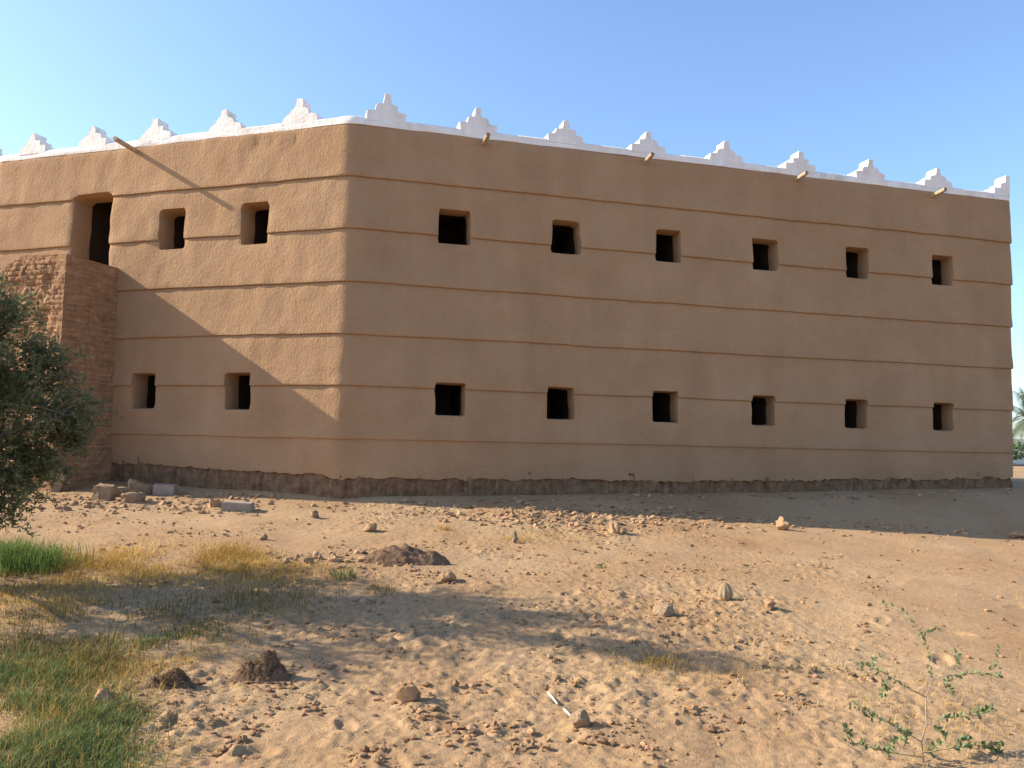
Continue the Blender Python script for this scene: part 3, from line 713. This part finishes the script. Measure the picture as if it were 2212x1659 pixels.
bm = bmesh.new(); base = Vector((tb[0], tb[1], tz-.05)); fork = Vector((tb[0]+.1, tb[1]-.05, tz+.55))
tube(bm, [base, base+Vector((.03, 0, .3)), fork], [.13, .105, .09], 10); 
tree_in = Matrix.Translation(-Vector(tree.location))
o = bm_obj('trunk', bm, M['bark'], smooth=True); o.parent = tree; o.matrix_parent_inverse = tree_in
bm = bmesh.new(); tips = []
for (x, y_, z, r_) in CL:
    e = Vector((x, y_, z)); m1 = fork.lerp(e, .45)+Vector((random.uniform(-.1, .1), random.uniform(-.1, .1), .12))
    tube(bm, [fork, m1, e], [.045, .03, .010], 6)
    for k in range(int(9+r_*46)):
        d = Vector((random.gauss(0, 1), random.gauss(0, 1), random.gauss(.1, .9))).normalized(); L = r_*random.uniform(.7, 1.4)
        s0 = m1.lerp(e, random.uniform(.55, 1)); t1 = e+d*L; tube(bm, [s0, s0.lerp(t1, .55)+Vector((0, 0, .03)), t1], [.008, .005, .002], 4, False); tips.append((s0, t1, r_))
o = bm_obj('limbs', bm, M['bark']); o.parent = tree; o.matrix_parent_inverse = tree_in
cs, ds = [], []
for (s0, t1, r_) in tips:
    s0 = np.array(s0); t1 = np.array(t1); dd = (t1-s0); L = np.linalg.norm(dd); dd /= L
    for q in range(9):          # side twigs carrying the leaves
        a0 = s0+(t1-s0)*random.uniform(.25, 1); sd = rng.normal(0, 1, 3)*.75+dd; sd /= np.linalg.norm(sd); l2 = random.uniform(.06, .20)
        m_ = 15; tt = rng.random((m_, 1)); cs.append(a0+sd*tt*l2+rng.normal(0, .006, (m_, 3))); ds.append(norm(sd+rng.normal(0, .8, (m_, 3))))
cs = np.concatenate(cs); ds = np.concatenate(ds); v, f = leaf_quads(cs, ds, rng.uniform(.022, .05, len(cs)), rng.uniform(.010, .020, len(cs)))
o = mesh_obj('crown', v, f, M['shrub']); o.parent = tree; o.matrix_parent_inverse = tree_in

# ---------------------------------------------------------------- sapling in the right foreground
Y0 = 4.25
def Q(zx, zy, dy=0): return at_depth(zx/3+1474.7, zy/3+1106, Y0+dy)
g = G(1996, 1650); Y0 = g[1]
sap = empty('sapling', tuple(g)); tag(sap, 'spindly young shrub with sparse small green leaves in the right foreground', 'sapling')
paths = [([(1565, 1640, 0), (1548, 1490, .0), (1580, 1380, .02), (1575, 1200, .03), (1620, 1090, .05), (1600, 1000, .06), (1580, 870, .09), (1560, 810, .1), (1500, 710, .12), (1430, 640, .15), (1300, 595, .2)], .0042, 26),
 ([(1575, 1200, .03), (1440, 1130, -.06), (1300, 1040, -.12), (1160, 980, -.2)], .003, 22),
 ([(1620, 1090, .05), (1720, 1060, .12), (1900, 1045, .2), (2060, 1060, .25)], .0024, 20),
 ([(1548, 1490, 0), (1400, 1400, -.1), (1280, 1340, -.15), (1110, 1240, -.25)], .003, 26),
 ([(1580, 1380, .02), (1700, 1330, .1), (1850, 1325, .16), (2020, 1290, .22)], .0024, 30),
 ([(1555, 1560, 0), (1750, 1530, .05), (1900, 1515, .08), (2080, 1500, .1)], .0026, 46),
 ([(1555, 1590, 0), (1350, 1560, -.1), (1200, 1520, -.15), (1050, 1480, -.2)], .0026, 30),
 ([(1700, 1060, .1), (1720, 1120, .05), (1760, 1190, .0)], .0016, 12),
 ([(1300, 1040, -.12), (1320, 1120, -.1), (1290, 1190, -.1)], .0016, 22),
 ([(1200, 1000, -.18), (1240, 960, -.16), (1285, 930, -.14)], .0014, 10),
 ([(1560, 810, .1), (1600, 775, .1), (1625, 755, .1)], .0014, 6),
 ([(1720, 1060, .12), (1790, 1000, .1), (1770, 920, .12)], .0014, 8),
 ([(1900, 1045, .2), (2035, 1000, .15), (2050, 890, .15)], .0014, 12),
 ([(1400, 1400, -.1), (1450, 1430, -.05), (1440, 1500, -.0)], .0016, 26),
 ([(1565, 1620, 0), (1650, 1590, .1), (1700, 1640, .1)], .002, 22),
 ([(1850, 1325, .16), (1930, 1290, .1), (1990, 1270, .1)], .0014, 18),
 ([(1280, 1340, -.15), (1200, 1330, -.2), (1090, 1250, -.2)], .0014, 14), ([(1750, 1530, .05), (1800, 1480, .1), (1860, 1470, .1)], .0014, 22), ([(1900, 1515, .08), (2000, 1540, .1), (2060, 1560, .1)], .0014, 22), ([(1440, 1430, -.05), (1380, 1480, -.05), (1330, 1560, -.05)], .0014, 18), ([(1640, 1600, .1), (1600, 1560, .05), (1650, 1500, .02)], .0014, 14), ([(1640, 1355, .05), (1660, 1420, .04), (1700, 1450, .04)], .0014, 14),
 ([(1150, 1500, -.15), (1080, 1440, -.1), (1060, 1400, -.1)], .0014, 14)]
bm = bmesh.new(); cs, ds = [], []; sin_ = Matrix.Translation(-Vector(sap.location))
for pth, r_, nl in paths:
    pp = [Q(*p) for p in pth]
    if pth[0][1] == 1640: pp[0] = g-np.array([0, 0, .01])
    tube(bm, pp, [r_*(1-.7*k/(len(pp)-1)) for k in range(len(pp))], 6)
    pp = np.array(pp); seg = np.linspace(.3 if len(pp) < 8 else .42, 1, nl)*(len(pp)-1)
    for t in seg:
        k = min(int(t), len(pp)-2); d = pp[k+1]-pp[k]; d /= np.linalg.norm(d); c = pp[k]+(pp[k+1]-pp[k])*(t-k)
        for q in range(random.choice((1, 2, 2, 3))): cs.append(c); ds.append(d*.5+rng.normal(0, .6, 3)+np.array([0, 0, .25]))
o = bm_obj('stem', bm, M['twig'], smooth=True); o.parent = sap; o.matrix_parent_inverse = sin_
cs = np.array(cs); ds = norm(np.array(ds)); N_ = len(cs); L = rng.uniform(.014, .036, N_); wd = L*rng.uniform(.38, .55, N_)
sd = norm(np.cross(ds, rng.normal(0, 1, (N_, 3)))); up_ = np.cross(ds, sd)
e = ds*L[:, None]; s = sd*(wd/2)[:, None]; cu = up_*(L*.1)[:, None]
v = np.stack([cs, cs+e*.3+s*.85-cu, cs+e*.65+s-cu, cs+e, cs+e*.65-s-cu, cs+e*.3-s*.85-cu, cs+e*.5], 1).reshape(-1, 3)
k = np.arange(N_)*7; f = np.concatenate([np.stack([k, k+1, k+2, k+6], 1), np.stack([k+6, k+2, k+3, k+4], 1), np.stack([k, k+6, k+4, k+5], 1)])
o = mesh_obj('leaves', v, f, M['sapling']); o.parent = sap; o.matrix_parent_inverse = sin_

# ---------------------------------------------------------------- far right beyond the building
def boxm(name, x0, x1, y0, y1, z0, z1, m, parent=None):
    bm = bmesh.new(); bmesh.ops.create_cube(bm, size=1); bm.transform(Matrix.Translation(((x0+x1)/2, (y0+y1)/2, (z0+z1)/2))@Matrix.Diagonal((x1-x0, y1-y0, z1-z0, 1)))
    return bm_obj(name, bm, m, parent)
zf = CAMZ-.75
road = mesh_obj('road', [(16, 52, zf-.02), (120, 52, zf+.03), (120, 58, zf+.03), (16, 58, zf+.03)], [(0, 1, 2, 3)], M['asphalt']); road.location.z += .05; tag(road, kind='structure')
kb = boxm('kerb', 16, 120, 58.05, 58.4, zf-.2, zf+.32, M['kerb']); tag(kb, kind='structure')
fw = empty('boundary_wall', (40, 72, zf)); tag(fw, 'white boundary wall behind the green hedge at the far right', 'wall')
for nm, b in (('panel', (15, 140, 72, 72.25, zf-.3, zf+1.95)), ('coping', (15, 140, 71.93, 72.32, zf+1.95, zf+2.08))):
    o = boxm(nm, *b, M['whitewall']); o.parent = fw; o.matrix_parent_inverse = Matrix.Translation(-Vector(fw.location))
hd = empty('hedge', (40, 61, zf)); tag(hd, 'clipped green hedge beyond the road at the far right', 'hedge')
N_ = 16000; c = np.stack([rng.uniform(20, 62, N_), rng.uniform(60, 62, N_), zf+rng.random(N_)**.8*1.6], 1); c[:, 2] += .15*vn(c[:, 0]*1.2, c[:, 1], 4)
v, f = leaf_quads(c, norm(rng.normal(0, 1, (N_, 3))), rng.uniform(.12, .3, N_), rng.uniform(.08, .16, N_))
o = mesh_obj('foliage', v, f, M['hedge']); o.parent = hd; o.matrix_parent_inverse = Matrix.Translation(-Vector(hd.location))
def palm(x, y_, h, lb, seed):
    r_ = random.Random(seed); z0 = zf-.3; p0 = empty('palm_tree', (x, y_, z0)); tag(p0, lb, 'palm tree')
    bm = bmesh.new(); tube(bm, [(0, 0, 0), (.05, 0, h*.5), (0, .05, h)], [.26, .2, .2], 10); o = bm_obj('trunk', bm, M['bark'], p0, True)
    vs, fs_ = [], []
    for k in range(34):
        a = r_.uniform(0, 6.28); el = r_.uniform(-.5, 1.35); L = r_.uniform(2.0, 2.6); n_ = 16; prev = np.array([0, 0, h]); d = np.array([math.cos(a)*math.cos(el), math.sin(a)*math.cos(el), math.sin(el)])
        for q in range(n_):
            nx_ = prev+d*L/n_; d = d+np.array([0, 0, -.085]); d /= np.linalg.norm(d); sd = np.cross(d, [0, 0, 1.]); sd /= np.linalg.norm(sd)+1e-9
            ll = .5*math.sin(math.pi*(q+1.5)/(n_+2)); 
            for s_ in (-1, 1):
                for tw in (0, .5):
                    b = prev+(nx_-prev)*tw; i = len(vs); vs += [b-d*.02, b+d*.03, b+sd*s_*ll+d*.22-np.array([0, 0, .10])]; fs_.append((i, i+1, i+2))
            i = len(vs); vs += [prev+sd*.018, prev-sd*.018, nx_-sd*.014, nx_+sd*.014]; fs_.append((i, i+1, i+2, i+3)); prev = nx_
    mesh_obj('crown', vs, fs_, M['palm'], p0)
palm(31.6, 50, 3.2, 'date palm with drooping grey-green fronds at the far right edge', 3)

# ---------------------------------------------------------------- light, sky, camera
SUN = np.array([0.86341, -0.06183, -0.50070])
sl = bpy.data.lights.new('sun', 'SUN'); sl.energy = 4.6; sl.angle = R(.55); sl.color = (1, .90, .715)
so = bpy.data.objects.new('sun', sl); COL.objects.link(so); so.rotation_euler = Vector(SUN).to_track_quat('-Z', 'Y').to_euler(); so.location = (-20, 5, 20)
w_ = bpy.data.worlds.new('World'); sc.world = w_; w_.use_nodes = True; nt = w_.node_tree
sk = nt.nodes.new('ShaderNodeTexSky'); sk.sky_type = 'NISHITA'; sk.sun_disc = False; sk.sun_elevation = R(30); sk.sun_rotation = R(-86)
sk.air_density = 1.0; sk.dust_density = 1.0; sk.ozone_density = 4.0; sk.altitude = 0
bg = nt.nodes['Background']; bg.inputs['Strength'].default_value = .15; nt.links.new(sk.outputs[0], bg.inputs['Color'])
cd = bpy.data.cameras.new('camera'); cd.sensor_width = 36; cd.lens = FPX/W0*36; cd.clip_end = 3000; cd.clip_start = .05
co = bpy.data.objects.new('camera', cd); COL.objects.link(co)
mw = Matrix.Identity(4)
for i in range(3): mw[i][0] = ri[i]; mw[i][1] = up[i]; mw[i][2] = -fwd[i]
mw[2][3] = CAMZ; co.matrix_world = mw; sc.camera = co
sc.view_settings.view_transform = 'Standard'; sc.view_settings.look = 'None'; sc.view_settings.exposure = 1.0; sc.view_settings.gamma = 1
